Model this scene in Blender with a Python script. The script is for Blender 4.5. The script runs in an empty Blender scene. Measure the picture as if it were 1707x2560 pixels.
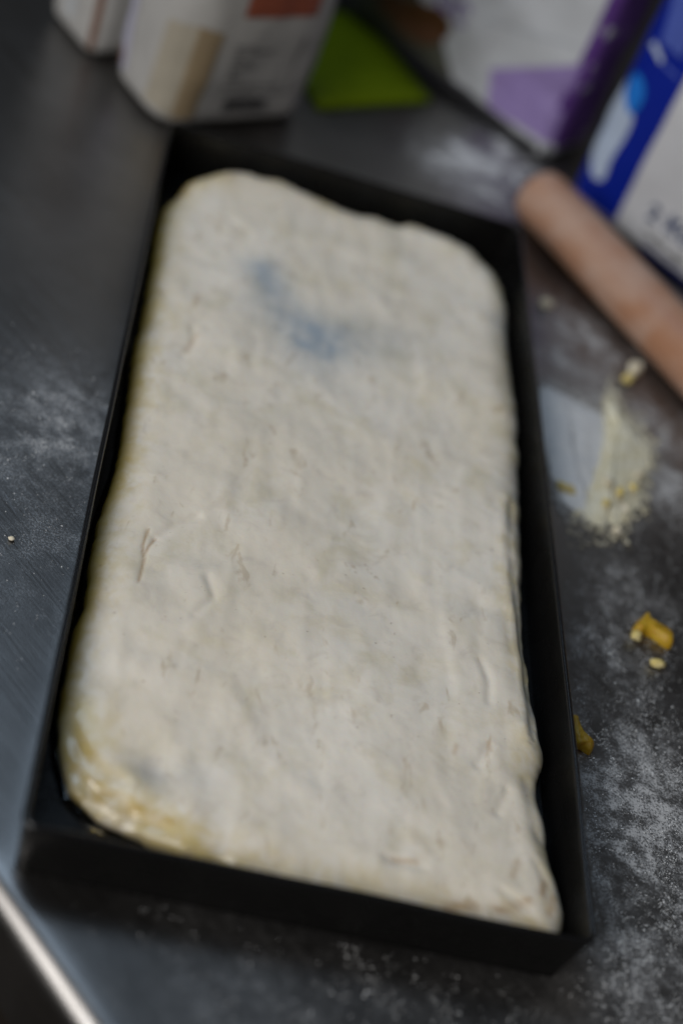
import bpy, math, random
import numpy as np
from mathutils import Vector, Matrix, noise
random.seed(7); rng = np.random.default_rng(7)
S = bpy.context.scene
COL = S.collection

# ------------------------------------------------------------------ camera
cam_d = bpy.data.cameras.new('camera'); cam = bpy.data.objects.new('camera', cam_d); COL.objects.link(cam)
R = ((0.9502262, -0.2438940, -0.1938710), (0.0257432, 0.6815911, -0.7312803), (0.3104956, 0.6898908, 0.6539443))
CAM = (-0.1100, -0.4610, 0.4043)
cam.matrix_world = Matrix.Translation(CAM) @ Matrix(R).to_4x4()
cam_d.sensor_width = 36; cam_d.sensor_height = 36; cam_d.sensor_fit = 'VERTICAL'; cam_d.lens = 55.0
cam_d.clip_start = 0.02; cam_d.clip_end = 50
cam_d.dof.use_dof = True; cam_d.dof.focus_distance = 0.553; cam_d.dof.aperture_fstop = 3.2
S.camera = cam

# ------------------------------------------------------------------ light
W = bpy.data.worlds.new('World'); S.world = W; W.use_nodes = True
W.node_tree.nodes['Background'].inputs[0].default_value = (1.0, 0.98, 0.96, 1)
W.node_tree.nodes['Background'].inputs[1].default_value = 0.040
def area(name, loc, target, sx, sy, power, col):
    d = bpy.data.lights.new(name, 'AREA'); d.shape = 'RECTANGLE'; d.size = sx; d.size_y = sy; d.energy = power; d.color = col
    o = bpy.data.objects.new(name, d); COL.objects.link(o); o.location = loc
    o.rotation_euler = (Vector(target) - Vector(loc)).to_track_quat('-Z', 'Y').to_euler(); return o
area('window_light', (-1.08, -0.98, 0.98), (0, 0.05, 0), 1.2, 1.0, 23, (1.0, 0.972, 0.94))
area('overhead_fill', (-0.62, 0.72, 1.75), (0, 0, 0), 0.9, 0.9, 7.8, (0.58, 0.77, 1.0))  # unseen blue area lamp, added as overhead fill and for the steel's reflection
S.view_settings.view_transform = 'Standard'; S.view_settings.look = 'None'; S.view_settings.gamma = 1
S.view_settings.use_curve_mapping = False; S.view_settings.exposure = 0

# ------------------------------------------------------------------ helpers
def obj(name, verts, faces, mat, parent=None, smooth=False, label=None, cat=None, group=None, kind=None):
    me = bpy.data.meshes.new(name); me.from_pydata([tuple(map(float, v)) for v in verts], [], [tuple(map(int, f)) for f in faces]); me.update()
    if mat: me.materials.append(mat)
    if smooth: me.shade_smooth()
    o = bpy.data.objects.new(name, me); COL.objects.link(o); o.parent = parent
    tag(o, label, cat, group, kind); return o
def tag(o, label=None, cat=None, group=None, kind=None):
    for k, v in (('label', label), ('category', cat), ('group', group), ('kind', kind)):
        if v: o[k] = v
def empty(name, loc, rz=0, **kw):
    o = bpy.data.objects.new(name, None); COL.objects.link(o); o.location = loc; o.rotation_euler = (0, 0, rz)
    o.empty_display_size = 0.01; tag(o, **kw); return o
def attr(o, name, vals):
    a = o.data.attributes.new(name, 'FLOAT', 'POINT'); a.data.foreach_set('value', np.asarray(vals, dtype=np.float32))
def nz(x, y, z=0.0): return noise.noise(Vector((x, y, z)))
def nzarr(P, sc, off=0.0, st=(1, 1, 1)):
    """noise over points, on a turned and gently warped lattice so that no grid shows"""
    ca, sa = math.cos(.66+off), math.sin(.66+off); out = np.empty(len(P))
    for i, p in enumerate(P):
        x, y, z = p[0]*sc*st[0], p[1]*sc*st[1], (p[2]*sc*st[2] if len(p) > 2 else 0)
        u, v = ca*x-sa*y, sa*x+ca*y; w = .45*u+.3*v+z+off
        wx = noise.noise(Vector((u*.7+3.1, v*.7-off, .5))); wy = noise.noise(Vector((u*.7-7.7, v*.7+off, 2.5)))
        out[i] = noise.noise(Vector((u+.7*wx+off, v+.7*wy-off, w)))
    return out
def sstep(a, b, x): t = np.clip((x-a)/(b-a), 0, 1); return t*t*(3-2*t)
def polydist(P, line):
    P = np.asarray(P)[:, :2]; best = np.full(len(P), 9.0)
    L = np.asarray(line, float)
    if len(L) == 1: return np.linalg.norm(P-L[0], axis=1)
    for a, b in zip(L[:-1], L[1:]):
        d = b-a; t = np.clip(((P-a)@d)/(d@d), 0, 1); best = np.minimum(best, np.linalg.norm(P-(a+t[:, None]*d), axis=1))
    return best
def smooth_closed(pts, n):
    """Catmull-Rom resampled closed outline with n even samples."""
    P = np.asarray(pts, float); m = len(P); out = []
    for i in range(m):
        p0, p1, p2, p3 = P[i-1], P[i], P[(i+1) % m], P[(i+2) % m]
        for t in np.linspace(0, 1, 12, endpoint=False):
            out.append(.5*((2*p1)+(-p0+p2)*t+(2*p0-5*p1+4*p2-p3)*t*t+(-p0+3*p1-3*p2+p3)*t**3))
    out = np.array(out); seg = np.linalg.norm(np.roll(out, -1, 0)-out, axis=1); c = np.concatenate([[0], np.cumsum(seg)])
    q = np.linspace(0, c[-1], n, endpoint=False); out2 = np.vstack([out, out[:1]])
    return np.stack([np.interp(q, c, out2[:, k]) for k in (0, 1)], 1)

class Mat:
    def __init__(s, name, base=(.5, .5, .5), rough=.5, metal=0., **kw):
        s.m = bpy.data.materials.new(name); s.m.use_nodes = True; s.t = s.m.node_tree; s.n = s.t.nodes; s.b = s.n['Principled BSDF']
        s.b.inputs['Base Color'].default_value = (*base, 1); s.b.inputs['Roughness'].default_value = rough; s.b.inputs['Metallic'].default_value = metal
        for k, v in kw.items(): s.b.inputs[k.replace('_', ' ')].default_value = v
    def node(s, t, **kw):
        n = s.n.new(t)
        for k, v in kw.items(): setattr(n, k, v)
        return n
    def link(s, a, b): s.t.links.new(a, b)
    def coord(s, scale=(1, 1, 1), rot=(0, 0, 0)):
        c = s.node('ShaderNodeTexCoord'); m = s.node('ShaderNodeMapping'); m.inputs['Scale'].default_value = scale; m.inputs['Rotation'].default_value = rot
        s.link(c.outputs['Object'], m.inputs['Vector']); return m.outputs[0]
    def along(s, ang, scale):
        c = s.coord((1, 1, 1), (0, 0, ang)); m = s.node('ShaderNodeMapping'); m.inputs['Scale'].default_value = scale; s.link(c, m.inputs['Vector']); return m.outputs[0]
    def noise(s, vec, scale, detail=4, rough=.55, dist=0.):
        n = s.node('ShaderNodeTexNoise'); s.link(vec, n.inputs['Vector']); n.inputs['Scale'].default_value = scale
        n.inputs['Detail'].default_value = detail; n.inputs['Roughness'].default_value = rough; n.inputs['Distortion'].default_value = dist; return n.outputs['Fac']
    def ramp(s, fac, a, b, va=0., vb=1.):
        n = s.node('ShaderNodeMapRange'); n.interpolation_type = 'SMOOTHSTEP'; s.link(fac, n.inputs[0])
        for i, v in enumerate((a, b, va, vb)): n.inputs[i+1].default_value = v
        return n.outputs[0]
    def math(s, op, a, b=0.):
        n = s.node('ShaderNodeMath', operation=op)
        for i, v in enumerate((a, b)):
            if isinstance(v, (int, float)): n.inputs[i].default_value = v
            else: s.link(v, n.inputs[i])
        return n.outputs[0]
    def mix(s, fac, a, b):
        n = s.node('ShaderNodeMix', data_type='RGBA')
        for i, v in ((0, fac), (6, a), (7, b)):
            if isinstance(v, tuple): n.inputs[i].default_value = (*v, 1)
            elif isinstance(v, (int, float)): n.inputs[i].default_value = v
            else: s.link(v, n.inputs[i])
        return n.outputs[2]
    def attr(s, name): n = s.node('ShaderNodeAttribute', attribute_name=name); return n.outputs['Fac']
    def bump(s, h, strength=.3, dist=.001, normal=None):
        n = s.node('ShaderNodeBump'); n.inputs['Strength'].default_value = strength; n.inputs['Distance'].default_value = dist
        s.link(h, n.inputs['Height'])
        if normal: s.link(normal, n.inputs['Normal'])
        return n.outputs[0]
    def set(s, k, v): s.link(v, s.b.inputs[k])

# ------------------------------------------------------------------ materials
def mat_steel():
    m = Mat('brushed_steel', (.4, .4, .41), .4, 1.0)
    c = m.coord(); f = m.attr('flour')
    big = m.noise(c, 14, 4); mid = m.noise(c, 42, 5, .62, .8); fine = m.noise(c, 160, 5, .65); grain = m.noise(c, 1150, 2, .6)
    drag = m.noise(m.along(math.radians(30), (30, 240, 1)), 1.0, 4, .6, .4)
    scr = m.noise(m.along(math.radians(47), (12, 1100, 1)), 1.0, 3, .65); scr2 = m.noise(m.along(math.radians(58), (25, 700, 1)), 1.0, 2, .6)
    line = m.ramp(scr2, .68, .76)
    col = m.mix(m.ramp(big, .3, .7), (.17, .163, .156), (.235, .228, .222))
    col = m.mix(m.math('MULTIPLY', line, .5), col, (.34, .35, .37))
    cloud = m.math('ADD', m.math('MULTIPLY', mid, .55), m.math('ADD', m.math('MULTIPLY', fine, .40), m.math('MULTIPLY', drag, .12)))
    dens = m.math('MULTIPLY', f, m.ramp(cloud, .40, .76))                      # where the powder lies
    spk = m.ramp(m.math('ADD', grain, m.math('MULTIPLY', dens, .12)), .50, .66)  # powder grains
    film = m.math('ADD', m.math('MULTIPLY', m.math('MULTIPLY', dens, spk), .50), m.math('ADD', m.math('MULTIPLY', dens, .15), m.math('MULTIPLY', f, .05)))
    film = m.math('MINIMUM', film, .9)
    col = m.mix(film, col, (.60, .60, .60)); m.set('Base Color', col)
    m.set('Metallic', m.math('SUBTRACT', 1.0, film))
    m.set('Roughness', m.math('ADD', m.ramp(scr, .3, .7, .27, .37), m.math('MULTIPLY', film, .5)))
    m.set('Normal', m.bump(scr, .07, .0006, m.bump(m.math('MULTIPLY', film, grain), .4, .0005)))
    return m.m
def mat_dough():
    m = Mat('raw_dough', (.7, .67, .58), .62); b = m.b
    b.inputs['Subsurface Weight'].default_value = .18; b.inputs['Subsurface Radius'].default_value = (.006, .004, .0022); b.inputs['Subsurface Scale'].default_value = .6
    c = m.coord(); oil = m.attr('oil'); blue = m.attr('blue'); amber = m.attr('amber'); streak = m.attr('streak')
    n1 = m.noise(c, 55, 5, .6, .4); n2 = m.noise(c, 110, 4, .6, .8); n3 = m.noise(c, 24, 4, .55); n4 = m.noise(c, 900, 3, .6)
    n6 = m.noise(m.coord((1, 1, 1), (0, 0, .6)), 95, 3, .6, 2.2)
    n5 = m.noise(m.coord((1, .45, 1), (0, 0, .25)), 140, 3, .6, .5)
    col = m.mix(m.ramp(n3, .35, .68), (.79, .715, .59), (.83, .77, .67))
    col = m.mix(m.ramp(n1, .46, .74, 0, .62), col, (.66, .585, .40))
    col = m.mix(m.ramp(n2, .50, .74, 0, .55), col, (.65, .58, .49))
    col = m.mix(m.ramp(n5, .60, .72, 0, .6), col, (.54, .44, .31))
    col = m.mix(m.math('MULTIPLY', oil, m.ramp(m.math('ADD', m.math('ADD', m.math('MULTIPLY', n1, .5), m.math('MULTIPLY', n6, .5)), m.math('MULTIPLY', oil, .16)), .44, .74)), col, (.66, .52, .21))
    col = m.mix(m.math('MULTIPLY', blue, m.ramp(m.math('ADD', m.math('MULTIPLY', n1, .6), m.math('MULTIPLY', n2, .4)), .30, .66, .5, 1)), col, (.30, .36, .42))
    col = m.mix(amber, col, (.48, .32, .06))
    col = m.mix(streak, col, (.42, .27, .13))
    col = m.mix(m.ramp(m.noise(c, 420, 2, .5), .72, .78, 0, .5), col, (.36, .27, .18)); m.set('Base Color', col)
    m.set('Coat Weight', m.math('MULTIPLY', oil, .5)); b.inputs['Coat Roughness'].default_value = .12
    wet = m.math('MAXIMUM', m.math('MULTIPLY', oil, .9), amber)
    m.set('Roughness', m.math('SUBTRACT', .66, m.math('MULTIPLY', wet, .45)))
    nb = m.bump(n1, .14, .0014); nb = m.bump(n2, .09, .0007, nb); m.set('Normal', m.bump(n4, .16, .0003, nb)); return m.m
def mat_black():
    m = Mat('black_enamel', (.0048, .0047, .0046), .26, Specular_IOR_Level=.28); c = m.coord()
    n = m.noise(c, 60, 5); m.set('Roughness', m.ramp(n, .3, .7, .20, .36)); m.set('Normal', m.bump(m.noise(c, 700, 3), .06, .0003)); return m.m
def paper(name, col, rough=.5, var=.06, **kw):
    m = Mat(name, col, rough, **kw); n = m.noise(m.coord(), 30, 4)
    m.set('Base Color', m.mix(m.ramp(n, .3, .7), tuple(x*(1-var) for x in col), tuple(min(1, x*(1+var)) for x in col)))
    m.set('Normal', m.bump(m.noise(m.coord(), 70, 4, .6), .25, .001)); return m.m
def mat_wood():
    m = Mat('floured_wood', (.4, .2, .1), .55); c = m.coord()
    g = m.noise(m.coord((6, 90, 90)), 1.6, 5, .6, .5); n = m.noise(c, 38, 5, .6, .3)
    col = m.mix(m.ramp(g, .3, .72), (.33, .15, .078), (.40, .20, .11))
    col = m.mix(m.ramp(n, .34, .74, .05, .62), col, (.48, .36, .30)); m.set('Base Color', col)
    m.set('Roughness', m.ramp(n, .4, .7, .45, .75)); m.set('Normal', m.bump(g, .2, .0005)); return m.m
def lumpy(name, a, b, rough=.6, sc=160, **kw):
    m = Mat(name, a, rough, **kw); n = m.noise(m.coord(), sc, 5, .6)
    m.set('Base Color', m.mix(m.ramp(n, .35, .68), a, b)); m.set('Normal', m.bump(m.noise(m.coord(), sc*4, 3), .4, .0006)); return m.m
RIMM = Mat('worn_black_rim', (.006, .006, .0065), .22, Specular_IOR_Level=.5).m
STEEL = mat_steel(); DOUGH = mat_dough(); BLACK = mat_black(); WOOD = mat_wood()
WHITE = paper('white_paper', (.66, .65, .63)); BAGWHITE = paper('greyish_white_paper', (.375, .37, .36)); COOLWHITE = paper('cool_white_paper', (.47, .49, .52)); BLUEBAGWHITE = paper('white_film', (.56, .57, .60)); TAN = paper('tan_print', (.25, .19, .115))
GREYINK = paper('grey_ink', (.15, .15, .15)); NEARBLACK = paper('near_black', (.035, .035, .04)); ORANGE = paper('red_brown_ink', (.24, .06, .03))
LILAC = paper('lilac_print', (.27, .20, .44)); PURPLE = paper('purple_film', (.115, .045, .24), .35); PALEPURPLE = paper('pale_purple_print', (.40, .40, .50))
OLIVE = paper('dark_olive_print_and_shade', (.075, .075, .055)); BROWN = paper('brown_print', (.10, .04, .015)); PURPLEINK = paper('purple_ink', (.16, .09, .34))
BLUE = paper('royal_blue_film', (.002, .014, .25), .45, Specular_IOR_Level=.2); MIDBLUE = paper('bright_blue_print', (.01, .17, .62), .35); SKY = paper('pale_blue_print', (.42, .50, .64), .35)
SHEENPRINT = paper('light_blue_print_and_sheen', (.07, .11, .42), .3); NAVY = paper('navy_ink', (.012, .035, .12))
GREEN = lumpy('lime_plastic', (.095, .135, .0), (.115, .16, .0), .6, 40, Specular_IOR_Level=.1)
FLOUR = lumpy('white_flour', (.70, .71, .72), (.78, .78, .77), .9, 260)
SEMOLINA = lumpy('cream_crumbs', (.72, .67, .48), (.78, .75, .62), .85, 200)
CREAM = lumpy('cream_dough_crumb', (.68, .60, .42), (.74, .69, .58), .7)
YELLOW = lumpy('yellow_dough', (.46, .25, .008), (.56, .34, .02), .5, 220, Subsurface_Weight=.15)
PALEYEL = lumpy('pale_yellow_crumb', (.66, .52, .16), (.72, .62, .32), .6)
OILM = Mat('olive_oil', (.10, .075, .015), .06, Transmission_Weight=1.0, IOR=1.47).m
FLOORM = lumpy('dark_floor', (.020, .014, .010), (.03, .02, .014), .7, 8)

# ------------------------------------------------------------------ setting: steel counter and floor below
EA = np.array((.6720, -.7405)); NB = np.array((.7405, .6720)); E0 = np.array((-.0893, -.2059))
def flour_at(P):
    P = np.asarray(P)[:, :2]; f = np.zeros(len(P))
    for x, y, s, a in FLOUR_SPOTS: f += a*np.exp(-((P[:, 0]-x)**2+(P[:, 1]-y)**2)/(2*s*s))
    return f
FLOUR_SPOTS = [(0.0554, 0.3, 0.01, 0.68), (0.06, 0.28, 0.014, 0.94), (0.075, 0.268, 0.014, 0.94), (0.088, 0.289, 0.012, 1.2), (0.072, 0.302, 0.012, 1.1), (0.14, 0.1, 0.04, 0.61), (0.125, 0.16, 0.022, 0.94), (0.112, 0.17, 0.012, 0.81), (0.158, 0.095, 0.016, 0.81), (0.165, 0.05, 0.02, 0.54), (0.0762, 0.3385, 0.006, 0.94), (0.0862, 0.334, 0.006, 1.4), (0.0955, 0.3265, 0.006, 1.8), (0.1025, 0.3185, 0.006, 2.2), (0.1085, 0.3105, 0.006, 2.2), (0.129, -0.012, 0.013, 0.75), (0.121, -0.045, 0.015, 0.7), (0.112, -0.06, 0.012, 0.5), (0.119, -0.098, 0.018, 0.62), (0.128, -0.118, 0.022, 0.8), (0.136, -0.132, 0.022, 0.7),
    (0.115, -0.134, 0.016, 0.7), (0.112, -0.155, 0.016, 0.45), (0.124, -0.176, 0.02, 0.55), (0.126, -0.195, 0.022, 0.6), (0.142, -0.16, 0.03, 0.5), (0.15, -0.08, 0.025, 0.35), (0.15, -0.02, 0.02, 0.3),
    (-0.1, 0.013, 0.0184, 0.58), (-0.111, 0, 0.0207, 0.45), (-0.096, -0.008, 0.0138, 0.53), (-0.125, -0.02, 0.0345, 0.34), (-0.115, 0.04, 0.0345, 0.081), (-0.104, -0.064, 0.0253, 0.3), (-0.101, -0.097, 0.0345, 0.18),
    (-0.05, -0.225, 0.02, 0.22), (-0.02, -0.222, 0.02, 0.3), (0.017, -0.217, 0.02, 0.27), (0.055, -0.22, 0.025, 0.27), (0.1, -0.225, 0.02, 0.26), (-0.005, -0.24, 0.02, 0.26),
    (0.082, 0.308, 0.016, 0.74), (0.101, 0.296, 0.014, 0.94), (0.07, 0.275, 0.022, 0.57), (0.092, 0.275, 0.02, 0.57), (0.118, 0.3, 0.012, 0.81), (0.161, 0.082, 0.018, 0.54), (0.128, 0.135, 0.022, 0.43), (0.109, 0.1, 0.02, 0.68), (0.14, 0.16, 0.02, 0.34), (0.15, 0.06, 0.02, 0.41)]
av = np.concatenate([np.linspace(-1.2, -.55, 14), np.arange(-.54, .20, .004), np.linspace(.22, 1.0, 12)])
bv = np.concatenate([np.arange(0, .56, .004), np.linspace(.58, .95, 10)])
prof = []                                     # (inward offset, z) from apron foot up over the rolled front edge
prof += [(.0035, -.040), (.0, -.038), (.0, -.009)]
for k in range(1, 8): t = k/8*math.pi/2; prof.append((.009-.009*math.cos(t), -.009+.009*math.sin(t)))
prof += [(.009+b, 0.0) for b in bv]
prof += [(.009+bv[-1], -.03)]
V = []
for a in av:
    for (b, z) in prof:
        p = E0+EA*a+NB*(b-.0035); V.append((p[0], p[1], z))
V = np.array(V); n = len(prof)
Fc = [(i*n+j, (i+1)*n+j, (i+1)*n+j+1, i*n+j+1) for i in range(len(av)-1) for j in range(n-1)]
counter = obj('counter_top', V, Fc, STEEL, smooth=True, kind='structure'); attr(counter, 'flour', np.clip(flour_at(V), 0, 2.5)*(V[:, 2] > -.001))
obj('floor', [(-4, -4, -.9), (4, -4, -.9), (4, 4, -.9), (-4, 4, -.9)], [(0, 1, 2, 3)], FLOORM, kind='structure')

# ------------------------------------------------------------------ baking tray
TW, TL, TH, FL, TT = .08865, .2000, .0255, .0018, .0013
tray = empty('baking_tray', (0, 0, 0), label='long black rectangular baking tray with low upright sides holding the dough', cat='baking tray')
def rrect(x, y, r, z, k=5):
    o = []
    for cx, cy, a0 in ((x-r, y-r, 0), (-x+r, y-r, 90), (-x+r, -y+r, 180), (x-r, -y+r, 270)):
        for i in range(k+1):
            a = math.radians(a0+90*i/k); o.append((cx+r*math.cos(a), cy+r*math.sin(a), z))
    return o
bx, by = TW-FL, TL-FL
ring0 = rrect(bx, by, .004, .0004); ring1 = rrect(bx, by, .004, .0018); nb_ = len(ring0)
obj('base_plate', ring0+ring1, [tuple(range(nb_))[::-1], tuple(range(nb_, 2*nb_))]+[(i, (i+1) % nb_, nb_+(i+1) % nb_, nb_+i) for i in range(nb_)], BLACK, tray)
def wall_sheet(which):
    """one folded-up side, from the middle of one corner bend to the next"""
    k = 5; cols_o, cols_i = [], []
    N = 4*(k+1); zs = [(.0019, 0.), (.008, .3), (.016, .62), (TH-.0008, 1.)]
    order = [(which*(k+1)+i) % N for i in range(k//2+0, k+1)]+[((which+1)*(k+1)+i) % N for i in range(0, k//2+1)]
    vs = []
    for z, t in zs:
        o = rrect(bx+FL*t, by+FL*t, .004, z); i_ = rrect(bx+FL*t-TT, by+FL*t-TT, .0028, z)
        # subdivide the long run so that the sheet can waver slightly
        def run(ring):
            pts = [Vector(ring[q]) for q in order]; out = []
            for a, b in zip(pts[:-1], pts[1:]):
                m = 24 if (a-b).length > .05 else 1
                for s in range(m): out.append(a.lerp(b, s/m))
            out.append(pts[-1]); return out
        ro, ri = run(o), run(i_)
        for p in ro+ri:
            w = nz(p.x*14, p.y*14, 3.1)*.0005*t
            vs.append((p.x+w*(1 if abs(p.x) > .07 else 0), p.y+w*(1 if abs(p.y) > .18 else 0), p.z))
        M = len(ro)
    fs = []
    for l in range(len(zs)-1):
        a, b = l*2*M, (l+1)*2*M
        for q in range(M-1):
            fs.append((a+q, a+q+1, b+q+1, b+q)); fs.append((a+M+q+1, a+M+q, b+M+q, b+M+q+1))
        fs.append((a, b, b+M, a+M)); fs.append((a+M-1, a+2*M-1, b+2*M-1, b+M-1))
    b = (len(zs)-1)*2*M
    fs += [(b+q, b+q+1, b+M+q+1, b+M+q) for q in range(M-1)]+[(q+1, q, M+q, M+q+1) for q in range(M-1)]
    return vs, fs
for w in range(4):
    vs, fs = wall_sheet(w); obj('side_wall', vs, fs, BLACK, tray, smooth=False)
# folded hem round the top
hv = []; hs = 10
base = rrect(TW-TT*.5, TL-TT*.5, .0036, TH-.0009)
path = []
for a, b in zip(base, base[1:]+base[:1]):
    a, b = Vector(a), Vector(b); m = 30 if (a-b).length > .05 else 1
    for s in range(m): path.append(a.lerp(b, s/m))
N = len(path)
for i, p in enumerate(path):
    w = nz(p.x*14, p.y*14, 3.1)*.0005; p = Vector((p.x+w*(abs(p.x) > .07), p.y+w*(abs(p.y) > .18), p.z+nz(p.x*30, p.y*30, 8)*.0003))
    d = (path[(i+1) % N]-path[i-1]).normalized(); o = Vector((d.y, -d.x, 0))
    for k in range(hs):
        t = 2*math.pi*k/hs; hv.append(p+o*math.cos(t)*.00105+Vector((0, 0, 1))*math.sin(t)*.0012)
obj('rim', hv, [(i*hs+k, i*hs+(k+1) % hs, ((i+1) % N)*hs+(k+1) % hs, ((i+1) % N)*hs+k) for i in range(N) for k in range(hs)], RIMM, tray, smooth=True)

# ------------------------------------------------------------------ dough
FAR = [(-.0805,.1545),(-.0785,.1614),(-.0732,.1738),(-.0639,.1860),(-.0538,.1915),(-.0411,.1935),(-.0326,.1940),(-.0238,.1935),(-.0148,.1920),(-.0036,.1890),(.0075,.1870),(.0185,.1900),(.0275,.1885),(.0387,.1925),(.0477,.1915),(.0590,.1885),(.0701,.1820),(.0785,.1697),(.0828,.1520),(.0822,.1240),(.0820,.0946),(.0833,.0705),(.0827,.0469),(.0820,.0271),(.0812,.0081),(.0802,-.0176),(.0790,-.0419),(.0780,-.0603),(.0778,-.0756),(.0791,-.0919),(.0796,-.0999),(.0808,-.1114),(.0822,-.1206),(.0804,-.1276),(.0788,-.1345),(.0792,-.1434),(.0806,-.1518),(.0806,-.1604),(.0819,-.1685),(.0833,-.1747),(.0841,-.1809),(.0836,-.1858),(.0812,-.1922)]
NEAR = [(.074,-.1938),(.05,-.1942),(.02,-.1942),(-.005,-.1938),(-.022,-.1920)]
LEFT = [(-.0382,-.1875),(-.0482,-.1853),(-.0580,-.1814),(-.0679,-.1780),(-.0727,-.1738),(-.0753,-.1708),(-.0792,-.1624),(-.0818,-.1536),(-.0841,-.1392),(-.0843,-.1246),(-.0843,-.1130),(-.0823,-.0950),(-.0835,-.0754),(-.0834,-.0575),(-.0814,-.0378),(-.0806,-.0164),(-.0816,.0110),(-.0828,.0380),(-.0825,.0726),(-.0831,.0998),(-.0839,.1286),(-.0832,.1450)]
NO = 900; OUT = smooth_closed(FAR+NEAR+LEFT, NO)
for i, p in enumerate(OUT):                                  # small unevenness of the torn edge
    d = nz(p[0]*90, p[1]*90, 5)*.0009+nz(p[0]*260, p[1]*260, 2)*.0003; OUT[i] = p*(1+d/.09)*np.array((1.010 if p[0] > 0 else 1., 1.))
def med(p): return np.array((0.0, np.clip(p[1], -.115, .115)))
MED = np.array([med(p) for p in OUT])
DT = .0150; ED = .014
prof = [(.0035, 0), (.0012, .12), (.0002, .30), (.0, .42)]    # (inset, height share) of the bulging side
for k in range(1, 12):
    t = k/11*math.pi/2; prof.append((ED*(1-math.cos(t))**1.15, .42+.58*math.sin(t)))
RI = [(d, h) for d, h in prof]
DV, DS, DI = [], [], []
for d, h in RI:
    v = MED-OUT; l = np.linalg.norm(v, axis=1)[:, None]; q = OUT+v/l*d
    DV.append(q); DS.append(np.full(NO, h)); DI.append(np.full(NO, d))
inner0 = DV[-1]; dinner = RI[-1][0]
NR = 92
for k in range(1, NR+1):
    t = k/NR; q = inner0+(MED-inner0)*t; DV.append(q); DS.append(np.ones(NO)); DI.append(dinner+np.linalg.norm(inner0-MED, axis=1)*t)
DV = np.concatenate(DV); DS = np.concatenate(DS); DI = np.concatenate(DI)
P2 = np.c_[DV, np.zeros(len(DV))]
lump = .0015*nzarr(P2, 22, 1.3)+.00060*nzarr(P2, 55, 5.1)+.00022*nzarr(P2, 125, 9.7)+.00008*nzarr(P2, 300, 2.2)
streaky = .0003*nzarr(P2, 60, 4.4, (2.2, .6, 1))
H = DT*DS*(1+.08*nzarr(P2, 11, 7.7))*(1-.40*np.exp(-((DV[:, 0]+.085)**2+(DV[:, 1]+.185)**2)/.045**2))
top = sstep(.4, 1., DS)
H = H+(lump+streaky)*top
# swollen shoulders, thinner patch, fold along the right edge, dimples
H += .0003*top*np.exp(-((DI-.014)/.007)**2)
FOLD = [(.0762,.0037),(.0738,-.0198),(.0739,-.0365),(.0745,-.0502),(.0755,-.0633),(.0760,-.0825),(.0763,-.0948),(.0763,-.1048),(.0768,-.1164)]
FOLD2 = [(.0768,-.0880),(.0780,-.0960),(.0786,-.1010),(.0775,-.1120)]
def groove(line, w, depth):
    global H
    H = H-depth*np.exp(-(polydist(DV, line)/w)**2)*sstep(.3, .7, DS)
groove(FOLD, .0010, .0011); groove(FOLD2, .0008, .0008)
H += .0010*np.exp(-((polydist(DV, FOLD)-.0030)/.0022)**2)*(DV[:, 0] < .0755)
SWIRL = [[(-.0745,-.166),(-.070,-.1715),(-.062,-.1735),(-.055,-.1790),(-.046,-.1815)], [(-.079,-.152),(-.0745,-.160),(-.069,-.165),(-.060,-.168)], [(-.0700,-.1750),(-.0640,-.1780),(-.0560,-.1812)]]
for l in SWIRL: groove(l, .0016, .0013)
HAIR = [[(-.0661,-.0624),(-.0671,-.0709),(-.0657,-.0765),(-.0661,-.0830),(-.0664,-.0884)], [(-.0660,-.0745),(-.0648,-.0697),(-.0631,-.0657)]]
CREASE = [[(-.0631,-.0657),(-.0568,-.0569),(-.0495,-.0498)], [(.0560,-.1340),(.0600,-.1250)], [(.024,-.1780),(.036,-.1790)], [(-.046,-.098),(-.040,-.088),(-.043,-.078)], [(.062,-.152),(.066,-.142)], [(.058,-.088),(.061,-.096),(.0605,-.106)], [(-.062,.060),(-.0605,.049),(-.064,.040)], [(-.052,.145),(-.047,.142)], [(.074,-.168),(.078,-.176),(.0775,-.185)], [(.062,-.182),(.070,-.186)], [(.0735,-.135),(.0745,-.150),(.0765,-.158)], [(.0700,-.060),(.0712,-.085),(.0725,-.110)]]
for l in HAIR: groove(l, .0008, .0003)
for l in CREASE: groove(l, .0018, .0006)
for x, y, r, dp in ((-.051,-.160,.007,.0028),(-.036,-.158,.006,.0015),(-.022,.092,.016,.0018),(.01,-.02,.012,.0008),(.03,.05,.012,.0008),(.04,-.10,.009,.0012),(-.03,-.11,.01,.001),(.06,-.06,.006,.0012),(.0,.14,.01,.0008)):
    H -= dp*np.exp(-((DV[:, 0]-x)**2+(DV[:, 1]-y)**2)/(r*r))*top
H = np.maximum(H, 0)
DZ = .0021+H
V = np.c_[DV, DZ]; nr = len(RI)+NR
jit = .0004*nzarr(P2, 160, 3.3)*(1-top); V[:, 0] += jit; V[:, 1] += jit
V = np.clip(V, [-.0855, -.1966, 0], [.0855, .1966, 1])
Fc = [(r*NO+i, r*NO+(i+1) % NO, (r+1)*NO+(i+1) % NO, (r+1)*NO+i) for r in range(nr-1) for i in range(NO)]
Fc += [tuple(range(NO))[::-1]]
dough = obj('pizza_dough', V, Fc, DOUGH, smooth=True, label='pale slab of raw pizza dough pressed out in the black tray', cat='dough')
def ext(a): return a
left_side = sstep(.009, .001, DI)*(DV[:, 0] < -.04)*sstep(.17, -.05, DV[:, 1])
corner = np.exp(-((polydist(DV, [(-.078,-.145),(-.072,-.168),(-.045,-.184),(-.02,-.192)]))/.011)**2)
nearedge = .75*np.exp(-((DV[:, 1]+.196)/.010)**2)
farleft = .85*sstep(.012, .002, DI)*(DV[:, 0] < -.05)
rim_y = .55*sstep(.020, .003, DI)
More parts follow.
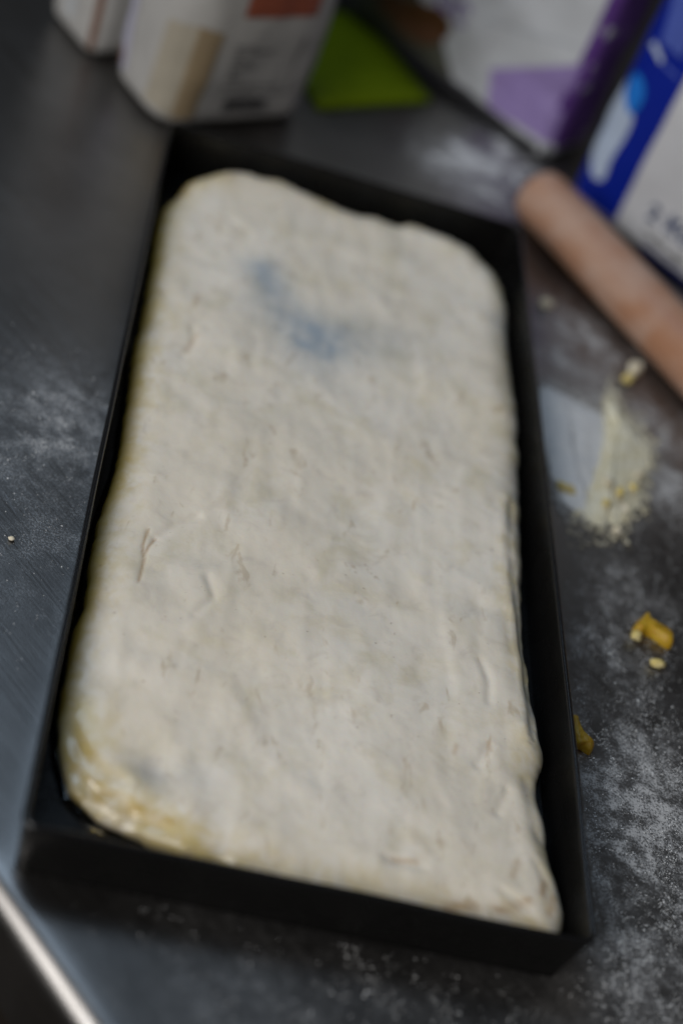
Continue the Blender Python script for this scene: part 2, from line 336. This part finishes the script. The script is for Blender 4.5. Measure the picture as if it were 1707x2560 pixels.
oil = np.clip(np.maximum.reduce([left_side*.95, corner*.95, nearedge, farleft, rim_y]), 0, 1)
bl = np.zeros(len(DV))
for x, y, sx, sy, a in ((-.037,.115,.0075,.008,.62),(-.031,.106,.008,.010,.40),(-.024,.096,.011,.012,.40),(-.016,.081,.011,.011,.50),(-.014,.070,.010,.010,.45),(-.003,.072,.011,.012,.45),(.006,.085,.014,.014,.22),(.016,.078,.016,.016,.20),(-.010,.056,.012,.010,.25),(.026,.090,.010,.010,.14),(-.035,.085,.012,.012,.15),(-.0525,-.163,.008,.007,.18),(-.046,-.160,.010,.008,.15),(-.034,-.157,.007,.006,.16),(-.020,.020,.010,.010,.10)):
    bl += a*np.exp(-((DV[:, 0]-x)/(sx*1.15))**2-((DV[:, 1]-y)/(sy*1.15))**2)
am = np.zeros(len(DV))
for x, y, sx, sy, a in ((-.0655,-.1735,.0040,.0022,.95),(-.0555,-.1765,.0042,.0020,.85),(-.0440,-.1790,.005,.0016,.75),(-.0760,-.160,.0018,.006,.7),(-.0690,-.1680,.004,.0012,.5),(-.0832,-.1410,.0018,.006,.9),(-.0838,-.1150,.0016,.010,.75),(.0474,-.1925,.005,.0012,.8),(-.0715,-.160,.002,.004,.45),(-.0835,.140,.0015,.02,.55),(-.0832,.08,.0015,.05,.45)):
    am += a*np.exp(-((DV[:, 0]-x)/sx)**2-((DV[:, 1]-y)/sy)**2)
am += .55*(1-sstep(.001, .0065, DI))*(DV[:, 0] < -.07)*sstep(-.165, -.11, DV[:, 1])
am += .6*(1-sstep(.45, .86, DS))*(DV[:, 0] < -.07)*sstep(-.165, -.12, DV[:, 1])
st = np.zeros(len(DV))
for l in HAIR: st = np.maximum(st, .75*np.exp(-(polydist(DV, l)/.00055)**2))
for l, a, w in (([(.0710,-.1830),(.0660,-.1865),(.060,-.1885)], .75, .0010), ([(.0770,-.1752),(.0752,-.1800)], .85, .0011), ([(.0800,-.1800),(.0780,-.1860)], .6, .0014), ([(.0335,-.1773),(.0260,-.1780)], .55, .0011), ([(.0530,-.1880),(.0440,-.1900)], .8, .0012), ([(.068,-.170),(.0655,-.176)], .4, .0012), ([(-.060,.055),(-.0625,.044)], .35, .0015), ([(.0605,-.127),(.0598,-.1235)], .5, .0008), ([(.0475,-.131),(.0482,-.128)], .4, .0010), ([(-.062,.082),(-.0625,.074)], .4, .0013)):
    st = np.maximum(st, a*np.exp(-(polydist(DV, l)/w)**2))
for nm, a in (('oil', oil), ('blue', np.clip(bl, 0, 1)), ('amber', np.clip(am, 0, 1)), ('streak', st)): attr(dough, nm, ext(np.clip(a*(1.15 if nm == 'blue' else 1), 0, 1)))

# thin oil lying round the dough on the tray
mv, mf = [], []; rings = [(-.0025, .0030), (-.0005, .0029), (.0008, .0025), (.0018, .0022), (.0026, .00205), (.0026, .0019), (-.0025, .0019)]
for d, z in rings:
    for i in range(0, NO, 3):
        p = OUT[i]; v = (p-MED[i]); v /= np.linalg.norm(v); dd = d*(.75+.5*nz(p[0]*40, p[1]*40, 2)); q = p+v*dd
        mv.append((np.clip(q[0], -.0856, .0856), np.clip(q[1], -.1968, .1968), z))
M = NO//3; K = len(rings)
mf = [(r*M+i, r*M+(i+1) % M, ((r+1) % K)*M+(i+1) % M, ((r+1) % K)*M+i) for r in range(K) for i in range(M)]
obj('olive_oil', mv, mf, OILM, smooth=True, label='thin film of yellow oil on the tray around the dough', cat='oil', kind='stuff')
# ------------------------------------------------------------------ paper bags
class Bag:
    """upright filled paper bag; local x along its front, y to the back, origin at the front left foot"""
    def __init__(s, name, origin, ang, w, d, h, mat, r=.008, rb=.008, seed=1., amp=.0012, bulge=.003, **kw):
        s.w, s.d, s.h, s.r, s.rb, s.seed, s.amp, s.bulge = w, d, h, r, rb, seed, amp, bulge
        s.root = empty(name, (origin[0], origin[1], .0003), ang, **kw)
        ring = []; k = 8
        for cx, cy, a0 in ((r, r, 180), (w-r, r, 270), (w-r, d-r, 0), (r, d-r, 90)):
            for i in range(k+1): a = math.radians(a0+90*i/k); ring.append((cx+r*math.cos(a), cy+r*math.sin(a)))
        fine = []
        for (ax, ay), (bx_, by_) in zip(ring, ring[1:]+ring[:1]):
            m = max(1, int(math.hypot(bx_-ax, by_-ay)/.004))
            for q in range(m): fine.append((ax+(bx_-ax)*q/m, ay+(by_-ay)*q/m))
        zs = [0, .0008, .002, .004, .007]+list(np.arange(.011, h-.03, .005))+[h-.03, h-.022, h-.014, h-.006, h]
        vs = []
        for z in zs:
            for x, y in fine: vs.append(s.point(x, y, z))
        N = len(fine); fs = [(j*N+i, j*N+(i+1) % N, (j+1)*N+(i+1) % N, (j+1)*N+i) for j in range(len(zs)-1) for i in range(N)]
        fs += [tuple(range(N))[::-1], tuple(range((len(zs)-1)*N, len(zs)*N))]
        s.body = obj('body', vs, fs, mat, s.root, smooth=True)
    def point(s, x, y, z, off=0.):
        w, d = s.w, s.d; cx, cy = w/2, d/2
        inset = 0 if z >= s.rb else s.rb-math.sqrt(max(0, s.rb**2-(s.rb-z)**2))
        sh = 1-.0*z
        t = min(1, max(0, (z-(s.h-.03))/.03)); fold = 1-.86*t        # folded shut at the top
        nx = (x-cx)/(w/2); ny = (y-cy)/(d/2)
        # outward direction from the superelliptic footprint
        gx, gy = np.sign(nx)*abs(nx)**9, np.sign(ny)*abs(ny)**9
        gl = math.hypot(gx/w, gy/d) or 1; gx, gy = gx/w/gl, gy/d/gl
        zz = min(1, z/.05)
        bul = s.bulge*zz*(1-ny**2 if abs(gx) > abs(gy) else 1-nx**2)*(1-t)
        wr = s.amp*(nz(x*45+s.seed, y*45+z*12, z*45-s.seed)+.5*nz(x*110-s.seed, y*110, z*90))*min(1, z/.01)
        o = bul+wr+off-inset
        return (x+gx*o, cy+(y-cy)*fold+gy*o, z)
    def front(s, u, z, off=.0005):
        y = 0 if s.r <= u <= s.w-s.r else s.r-math.sqrt(max(0, s.r**2-((s.r-u) if u < s.r else (u-s.w+s.r))**2))
        return s.point(u, y, z, off)
    def left(s, v, z, off=.0005):
        x = 0 if s.r <= v <= s.d-s.r else s.r-math.sqrt(max(0, s.r**2-((s.r-v) if v < s.r else (v-s.d+s.r))**2))
        return s.point(x, v, z, off)
    def right(s, v, z, off=.0005):
        p = s.left(v, z, 0); x = s.w-(0 if s.r <= v <= s.d-s.r else s.r-math.sqrt(max(0, s.r**2-((s.r-v) if v < s.r else (v-s.d+s.r))**2)))
        return s.point(x, v, z, off)
    def print(s, name, quad, mat, face='front', off=.0005, n=14):
        """colour area given as four (u, z) corners, laid on the bag's own surface"""
        f = getattr(s, face); q = [np.array(c, float) for c in quad]; vs = []
        for j in range(n+1):
            for i in range(n+1):
                a, b = i/n, j/n; p = (q[0]*(1-a)+q[1]*a)*(1-b)+(q[3]*(1-a)+q[2]*a)*b; vs.append(f(p[0], p[1], off))
        return obj(name, vs, [(j*(n+1)+i, j*(n+1)+i+1, (j+1)*(n+1)+i+1, (j+1)*(n+1)+i) for j in range(n) for i in range(n)], mat, s.root, smooth=True)
    def shape(s, name, pts, mat, face='front', off=.0005):
        f = getattr(s, face); P = smooth_closed(pts, 48); c = P.mean(0); vs = [f(c[0], c[1], off)]; K = 6
        for k in range(1, K+1):
            for p in P: q = c+(p-c)*k/K; vs.append(f(q[0], q[1], off))
        fs = [(0, 1+i, 1+(i+1) % 48) for i in range(48)]+[(1+(k-1)*48+i, 1+k*48+i, 1+k*48+(i+1) % 48, 1+(k-1)*48+(i+1) % 48) for k in range(1, K) for i in range(48)]
        return obj(name, vs, fs, mat, s.root, smooth=True)
    def text(s, name, body, u, z, size, mat, face='front', off=.0008, slant=0., bold=.02):
        cu = bpy.data.curves.new(name, 'FONT'); cu.body = body; cu.size = size; cu.offset = size*bold; t = bpy.data.objects.new(name, cu); COL.objects.link(t)
        me = bpy.data.meshes.new_from_object(t.evaluated_get(bpy.context.evaluated_depsgraph_get())); bpy.data.objects.remove(t)
        f = getattr(s, face); vs = [f(u+v.co.x, z+v.co.y+slant*v.co.x, off) for v in me.vertices]
        return obj(name, vs, [tuple(p.vertices) for p in me.polygons], mat, s.root)

A1 = math.radians(35.97)
fb = Bag('flour_bag', (-.0925, .2285), A1, .0935, .056, .19, BAGWHITE, r=.018, rb=.010, seed=3., label='white paper flour bag with red-brown logo and barcode standing behind the tray', cat='bag', group=None)
fb.print('logo_panel', [(.030, .0645), (.073, .065), (.073, .084), (.031, .084)], ORANGE)
fb.print('tan_panel', [(.0075, .006), (.0185, .008), (.0215, .056), (.009, .058)], TAN)
fb.print('tan_edge', [(.0, .010), (.0078, .006), (.0093, .058), (.001, .056)], paper('pale_tan_print', (.34, .31, .25)))
for z0, z1 in ((.0165, .0205),): pass
fb.print('table_frame', [(.069, .021), (.0702, .021), (.0715, .0525), (.0702, .0525)], GREYINK)
fb.print('table_frame', [(.029, .0200), (.0700, .0208), (.0700, .0217), (.029, .0209)], GREYINK)
random.seed(4)
for k, z in enumerate(np.arange(.0245, .0500, .0029)):
    ln = (.030, .0, .006, .004, .012, .008, .005, .022, .010)[k]
    u = .0305
    while u < .0305+ln:
        l = random.uniform(.002, .0055); fb.print('text_line', [(u, z), (u+l, z), (u+l, z+.0014), (u, z+.0014)], GREYINK, n=2); u += l+.0011
u = .0340
while u < .0600:
    wd = random.choice((.0004, .0006, .0009, .0012)); fb.print('barcode_bar', [(u, .0100), (u+wd, .0100), (u+wd, .0182), (u, .0182)], NEARBLACK, n=2); u += wd+random.choice((.0003, .0005, .0007))
fb.print('side_print', [(.036, .012), (.050, .010), (.050, .10), (.037, .10)], PALEPURPLE, 'left')
fb.print('side_mark', [(.041, .014), (.047, .010), (.047, .022), (.043, .022)], paper('rusty_ink', (.30, .17, .13)), 'left', off=.0009)

fb2 = Bag('paper_bag', (-.1350, .2790), A1, .085, .046, .17, BAGWHITE, r=.010, rb=.007, seed=11., label='plain pale paper bag mostly hidden behind the white flour bag', cat='bag')
fb2.print('side_seam', [(.002, .004), (.0045, .004), (.0045, .12), (.002, .12)], paper('brown_seam', (.16, .08, .05)), 'left')
fb2.print('side_print', [(.018, .012), (.026, .012), (.026, .10), (.018, .10)], paper('grey_print', (.40, .42, .44)), 'left')

pb = Bag('purple_bag', (-.0334, .4481), math.radians(-40.31), .200, .046, .20, COOLWHITE, r=.008, rb=.005, seed=23., amp=.0028, bulge=.002, label='white and purple printed food bag standing between flour bag and blue bag', cat='bag')
pb.print('lilac_panel', [(.1560, .0085), (.1990, .0110), (.1965, .0600), (.1475, .0275)], LILAC)
pb.print('purple_side', [(.0005, .009), (.0455, .004), (.0455, .165), (.0005, .165)], PURPLE, 'right')
pb.print('pale_foot', [(.176, .0065), (.1998, .0075), (.1990, .0115), (.176, .0105)], COOLWHITE, off=.0009)
pb.print('shaded_picture_ground', [(.01, .011), (.128, .009), (.104, .034), (.02, .062)], OLIVE)  # olive picture print, with the shade between the bags painted in
pb.shape('picture_food', [(.062, .020), (.085, .015), (.104, .017), (.113, .026), (.114, .036), (.100, .039), (.080, .032), (.066, .027)], BROWN, off=.0009)
pb.print('dark_foot', [(.001, .0004), (.1985, .0004), (.1985, .0068), (.001, .0125)], NEARBLACK, off=.0007, n=30)  # near-black strip along the foot, lower towards the right end
pb.text('lettering', 'OC', .0985, .0400, .017, PURPLEINK)
pb.print('crease_line', [(.134, .0500), (.190, .0668), (.190, .0680), (.134, .0512)], paper('seam_grey', (.34, .36, .39)), off=.0009)

bb = Bag('blue_bag', (.1427-.7244*.0145, .2821+.6894*.0145), math.atan2(-.6894, .7244), .125, .062, .18, BLUEBAGWHITE, r=.007, rb=.006, seed=37., amp=.0010, bulge=.002, label='blue and white printed bag standing behind the rolling pin', cat='bag')
o_ = .0145
bb.print('blue_field', [(.0002, .004), (o_+.0185, .004), (o_+.0170, .17), (.0002, .17)], BLUE)
bb.shape('white_swoosh', [(o_+.0012, .0195), (o_-.0052, .0190), (.0035, .0282), (.0018, .0400), (.0012, .0519), (.0012, .0640), (.0022, .0741), (.0045, .0687), (o_-.0038, .0614), (o_+.0011, .0598), (o_+.0025, .0489), (o_+.0010, .0348), (o_+.0020, .0243)], SKY, off=.0009)
bb.shape('blue_drop', [(o_-.0086, .0800), (o_-.0085, .0668), (o_-.0010, .0600), (o_+.0020, .0690), (o_-.0010, .0770)], MIDBLUE, off=.0011)
bb.print('painted_sheen', [(o_-.0040, .1010), (o_+.0105, .1000), (o_+.0105, .135), (o_-.011, .135)], SHEENPRINT, off=.0009)  # sheen of the film painted as a paler blue patch
bb.print('light_line', [(o_-.0085, .0965), (o_+.0015, .0915), (o_+.0022, .0940), (o_-.0070, .0995)], SKY, off=.0010, n=4)
bb.print('light_line', [(o_+.0035, .0915), (o_+.0145, .0900), (o_+.0145, .0916), (o_+.0038, .0932)], SHEENPRINT, off=.0010, n=4)
bb.text('lettering', '2', o_+.0340, .0190, .0130, NAVY, bold=.04); bb.text('lettering', 'KG', o_+.0455, .0195, .0135, NAVY, bold=.04)
for k, (u, z, l) in enumerate(((.036, .0120, .006), (.044, .0125, .009), (.056, .0118, .010), (.040, .0088, .010), (.053, .0082, .012))):
    bb.print('text_line', [(o_+u, z), (o_+u+l, z), (o_+u+l, z+.0018), (o_+u, z+.0018)], GREYINK, n=3)
bb.print('blue_foot', [(o_+.038, .0005), (o_+.100, .0005), (o_+.100, .0045), (o_+.0385, .0045)], BLUE)

# lime green mat lying between the bags
def slab(name, quad, z0, th, mat, **kw):
    P = smooth_closed(sum([[tuple(np.array(a)*(1-t)+np.array(b)*t) for t in (.03, .25, .5, .75, .97)] for a, b in zip(quad, quad[1:]+quad[:1])], []), 80)
    c = P.mean(0); vs = []
    lay = [(1., z0), (1.0, z0+th*.6), (.992, z0+th), (.6, z0+th*1.05), (.25, z0+th*1.1)]
    for s_, z in lay: vs += [(*(c+(p-c)*s_), z+nz(p[0]*30, p[1]*30, 4)*th*.15*(s_ < .99)) for p in P]
    fs = [(j*80+i, j*80+(i+1) % 80, (j+1)*80+(i+1) % 80, (j+1)*80+i) for j in range(len(lay)-1) for i in range(80)]+[tuple(range(320, 400)), tuple(range(80))[::-1]]
    return obj(name, vs, fs, mat, smooth=True, **kw)
slab('plastic_mat', [(-.0125, .2985), (.0535, .3460), (.008, .428), (-.052, .385)], .0005, .0022, GREEN, label='flat lime green mat lying on the counter between flour bag and purple bag', cat='mat')

# ------------------------------------------------------------------ rolling pin
pr = .0150; p0 = np.array((.1040, .2570)); u_ = np.array((.5473, -.8369)); PL = .42
pin = empty('rolling_pin', (p0[0], p0[1], pr+.0004), math.atan2(u_[1], u_[0]), label='plain wooden rolling pin dusted with flour lying beside the tray', cat='rolling pin')
stn = [(0, .0), (.0004, .55), (.0012, .78), (.0028, .91), (.0055, .98), (.009, 1.0)]+[(x, 1.0+.004*math.sin(x*40)) for x in np.arange(.02, PL-.01, .01)]+[(PL-.009, 1.), (PL-.003, .9), (PL-.0005, .6), (PL, .0)]
vs, fs = [], []; K = 40
for x, s_ in stn:
    for k in range(K): t = 2*math.pi*k/K; vs.append((x, pr*s_*math.cos(t), pr*s_*math.sin(t)))
fs = [(j*K+i, (j+1)*K+i, (j+1)*K+(i+1) % K, j*K+(i+1) % K) for j in range(len(stn)-1) for i in range(K)]
obj('barrel', vs, fs, WOOD, pin, smooth=True)
# ------------------------------------------------------------------ heaps and crumbs
def blob(name, outline, a, b, th, edge, mat, amp, nscale, z0=.0004, n=160, rings=26, ridge=None, **kw):
    P = smooth_closed(outline, n); a, b = np.array(a), np.array(b)
    for i, p in enumerate(P): P[i] = p+(p-(a+b)/2)*.12*nz(p[0]*nscale*.6, p[1]*nscale*.6, 9)*min(1, amp/.0006)
    d = b-a; t = np.clip(((P-a)@d)/(d@d+1e-12), 0, 1); Mm = a+t[:, None]*d
    vs = [(p[0], p[1], z0) for p in P]
    for k in range(rings):
        s_ = k/rings; q = P+(Mm-P)*s_; dist = np.linalg.norm(P-Mm, axis=1)*s_
        for p, di in zip(q, dist):
            h = th*math.sqrt(max(0, 1-(1-min(1, di/edge))**2)) if ridge is None else th*min(1, di/edge)
            vs.append((p[0], p[1], z0+.0001+h+amp*min(1, di/(edge*.4))*(nz(p[0]*nscale, p[1]*nscale, 1)+.6*nz(p[0]*nscale*2.3, p[1]*nscale*2.3, 6))*(1 if h > 0 else 0)))
    fs = [(j*n+i, j*n+(i+1) % n, (j+1)*n+(i+1) % n, (j+1)*n+i) for j in range(rings) for i in range(n)]+[tuple(range(n))[::-1]]
    c = len(vs); L0 = rings*n; vs.append((*a, np.mean([v[2] for v in vs[L0:]]))); vs.append((*b, np.mean([v[2] for v in vs[L0:c]])))
    for i in range(n): fs.append((L0+i, L0+(i+1) % n, c if t[i] < .5 else c+1))
    return obj(name, vs, fs, mat, smooth=True, **kw)
FH = [(.1050,.1100),(.1160,.1060),(.1290,.1030),(.1345,.0900),(.1290,.0600),(.1220,.0380),(.1180,.0290),(.1085,.0305),(.1050,.0440),(.1012,.0735),(.1010,.0930)]
fh = blob('flour_heap', FH, (.115, .090), (.115, .050), .0022, .012, FLOUR, .0004, 150, ridge=1, label='thin smooth heap of white flour beside the right side of the tray', cat='flour')
CH = [(.1389,.1155),(.1445,.1040),(.1533,.0880),(.1520,.0740),(.1479,.0621),(.1450,.0480),(.1385,.0360),(.1320,.0270),(.1250,.0240),(.1165,.0270),(.1190,.0400),(.1255,.0600),(.1320,.0850)]
ch = blob('crumb_heap', CH, (.1395, .095), (.1290, .036), .0032, .012, SEMOLINA, .0007, 330, ridge=1, z0=.0006, label='ridge of cream coloured flour crumbs heaped right of the tray', cat='flour')
def fray(name, parent, outline, n, r, zt, mat, spread):
    P = smooth_closed(outline, 200); c = P.mean(0); vs, fs = [], []
    for k in range(n):
        p = P[rng.integers(200)]; q = c+(p-c)*(rng.uniform(.35, 1.02)+abs(rng.normal(0, spread))); rr = r*rng.lognormal(0, .4); z = .0004+zt*max(0, 1-np.linalg.norm(q-c)/max(1e-6, np.linalg.norm(p-c)))
        b0 = len(vs); a0 = rng.uniform(0, 6.28)
        for t in range(4): vs.append((q[0]+rr*math.cos(a0+t*1.571)*rng.uniform(.7, 1.2), q[1]+rr*math.sin(a0+t*1.571)*rng.uniform(.7, 1.2), z+rr*.3*rng.uniform(0, 1)))
        vs.append((q[0], q[1], z+rr*1.1)); vs.append((q[0], q[1], z-rr*.3))
        for t in range(4): fs.append((b0+t, b0+(t+1) % 4, b0+4)); fs.append((b0+(t+1) % 4, b0+t, b0+5))
    return obj(name, vs, fs, mat, parent, smooth=True, kind='stuff')
def crumb(name, x, y, r, mat, sx=1., sy=1., sz=.75, rz=0., seed=0., amp=.35, **kw):
    import bmesh
    bm = bmesh.new(); bmesh.ops.create_icosphere(bm, subdivisions=3, radius=1)
    zmin = 9
    for v in bm.verts:
        p = v.co.copy(); k = 1+amp*nz(p.x*1.3+seed, p.y*1.3, p.z*1.3)+amp*.5*nz(p.x*3.2, p.y*3.2+seed, p.z*3.2); v.co = Vector((p.x*k*sx, p.y*k*sy, p.z*k*sz))*r; zmin = min(zmin, v.co.z)
    me = bpy.data.meshes.new(name); bm.to_mesh(me); bm.free(); me.materials.append(mat); me.shade_smooth()
    o = bpy.data.objects.new(name, me); COL.objects.link(o); o.location = (x, y, .0003-zmin); o.rotation_euler = (0, 0, rz); tag(o, **kw); return o
g = 'crumbs on the steel counter'
crumb('dough_crumb', .1103, .1756, .0030, CREAM, 1.2, 1., .7, .3, 1., label='lone cream crumb on the counter between tray and rolling pin end', cat='crumb', group=g)
crumb('dough_crumb', .1530, .1395, .0042, CREAM, 1.5, .8, .7, 1.1, 2., label='largest cream crumb, touching near the underside of the rolling pin', cat='crumb', group=g)
crumb('dough_crumb', .1490, .1320, .0030, PALEYEL, 1.3, .9, .7, .9, 7., label='yellowish crumb just below the largest cream crumb by the rolling pin', cat='crumb', group=g)
crumb('dough_crumb', .1093, .0395, .0026, PALEYEL, 1.9, .8, .7, -.3, 3., label='small yellow crumb at the tray side edge of the white flour heap', cat='crumb', group=g)
crumb('dough_crumb', .1307, .0205, .0021, CREAM, 1.2, 1., .8, .4, 4., label='tiny pale crumb just below the cream crumb heap', cat='crumb', group=g)
crumb('dough_crumb', .1325, -.0388, .0022, PALEYEL, 1., 1.1, .8, .2, 5., label='pale yellow crumb touching the large yellow dough scrap', cat='crumb', group=g)
crumb('dough_crumb', .1404, -.0509, .0024, PALEYEL, 1.4, .8, .7, .1, 6., label='lone pale yellow crumb below the large yellow dough scrap', cat='crumb', group=g)
crumb('dough_crumb', -.1112, -.0668, .0009, CREAM, 1.2, 1., .7, .1, 8., label='tiny pale crumb on bare steel left of the tray', cat='crumb', group=g)
random.seed(9)
LUMP = ('small lump on the cream crumb heap, nearest to the tray at its near end', 'lump in the middle of the near end of the cream crumb heap', 'lump on the right flank of the cream crumb heap near its near end', 'lump on the left flank of the cream crumb heap facing the white flour', 'lump highest up the right flank of the cream crumb heap', 'lowest right lump on the near end of the cream crumb heap')
for k, (x, y, r) in enumerate(((.1260, .0330, .0017), (.1330, .0420, .0022), (.1400, .0480, .0019), (.1280, .0470, .0018), (.1440, .0580, .0020), (.1350, .0330, .0016))):
    z = crumb('heap_lump', x, y, r, random.choice((CREAM, PALEYEL)), 1.3, .9, .8, k, k*2.7, label=LUMP[k], cat='crumb', group='lumps on the crumb heap'); z.location.z += .0036
fray('loose_flour', fh, FH, 9000, .00032, .0012, FLOUR, .16); fray('loose_crumbs', ch, CH, 5000, .00045, .0028, SEMOLINA, .20)
blob('dough_scrap', [(.1322,-.0352),(.1332,-.0312),(.1352,-.0290),(.1368,-.0270),(.1385,-.0248),(.1390,-.0275),(.1412,-.0290),(.1445,-.0297),(.1475,-.0318),(.1488,-.0350),(.1478,-.0400),(.1455,-.0402),(.1428,-.0385),(.1400,-.0368),(.1372,-.0362),(.1345,-.0370)], (.1360, -.0325), (.1455, -.0350), .0046, .0030, YELLOW, .0005, 260, n=110, rings=14, label='large bright yellow dough scrap at the right edge of the photo', cat='dough scrap', group='yellow dough scraps')
blob('dough_scrap', [(.0990,-.0905),(.1020,-.0885),(.1035,-.0925),(.1055,-.0968),(.1082,-.0995),(.1080,-.1020),(.1062,-.1040),(.1030,-.1025),(.1000,-.1015)], (.1015, -.0920), (.1055, -.1010), .0042, .0026, YELLOW, .0004, 260, n=90, rings=12, label='yellow dough scrap lying against the right side of the tray', cat='dough scrap', group='yellow dough scraps')

# ------------------------------------------------------------------ loose flour grains
N = 520000
P = np.c_[rng.uniform(-.20, .20, N), rng.uniform(-.26, .12, N)]
dens = flour_at(P)
keep = (np.abs(P[:, 0]) > .0885) | (P[:, 1] < -.2005)
b_ = (P-E0)@NB; keep &= b_ > .008
P, dens = P[keep], dens[keep]
sel = rng.uniform(0, 1, len(P)) < np.clip(dens-.05, .002, 1)
P, dens = P[sel], dens[sel]
c1 = nzarr(P, 130, 3.); c2 = nzarr(P, 420, 8.); c3 = nzarr(P, 45, 1.)
pr_ = np.clip(.30+1.2*c1+.9*c2+.8*c3, .02, 1)
sel = rng.uniform(0, 1, len(P)) < pr_*np.where(P[:, 0] < 0, .09, .70)
P = P[sel]
n = len(P); sz = np.clip(rng.lognormal(math.log(.00016), .45, n), .00007, .0006); ang = rng.uniform(0, 6.28, n); hh = sz*rng.uniform(.5, 1., n)
base = np.array([(1, 0), (-.5, .87), (-.5, -.87)])
co = np.zeros((n, 4, 3))
for k in range(3):
    a = ang+k*2.094+rng.uniform(-.4, .4, n); rr = sz*rng.uniform(.7, 1.2, n); co[:, k, 0] = P[:, 0]+rr*np.cos(a); co[:, k, 1] = P[:, 1]+rr*np.sin(a); co[:, k, 2] = .00005
co[:, 3, :2] = P; co[:, 3, 2] = .0001+hh
me = bpy.data.meshes.new('flour_dust'); idx = np.arange(n)[:, None]*4
tri = np.concatenate([idx+np.array([[0, 1, 3]]), idx+np.array([[1, 2, 3]]), idx+np.array([[2, 0, 3]])])
me.vertices.add(n*4); me.vertices.foreach_set('co', co.reshape(-1)); me.loops.add(len(tri)*3); me.loops.foreach_set('vertex_index', tri.reshape(-1).astype(np.int32))
me.polygons.add(len(tri)); me.polygons.foreach_set('loop_start', np.arange(0, len(tri)*3, 3, dtype=np.int32)); me.update(calc_edges=True); me.validate()
me.materials.append(FLOUR); o = bpy.data.objects.new('flour_dust', me); COL.objects.link(o)
tag(o, label='fine white flour dust scattered over the steel counter', cat='flour', kind='stuff')
print('grains', n)
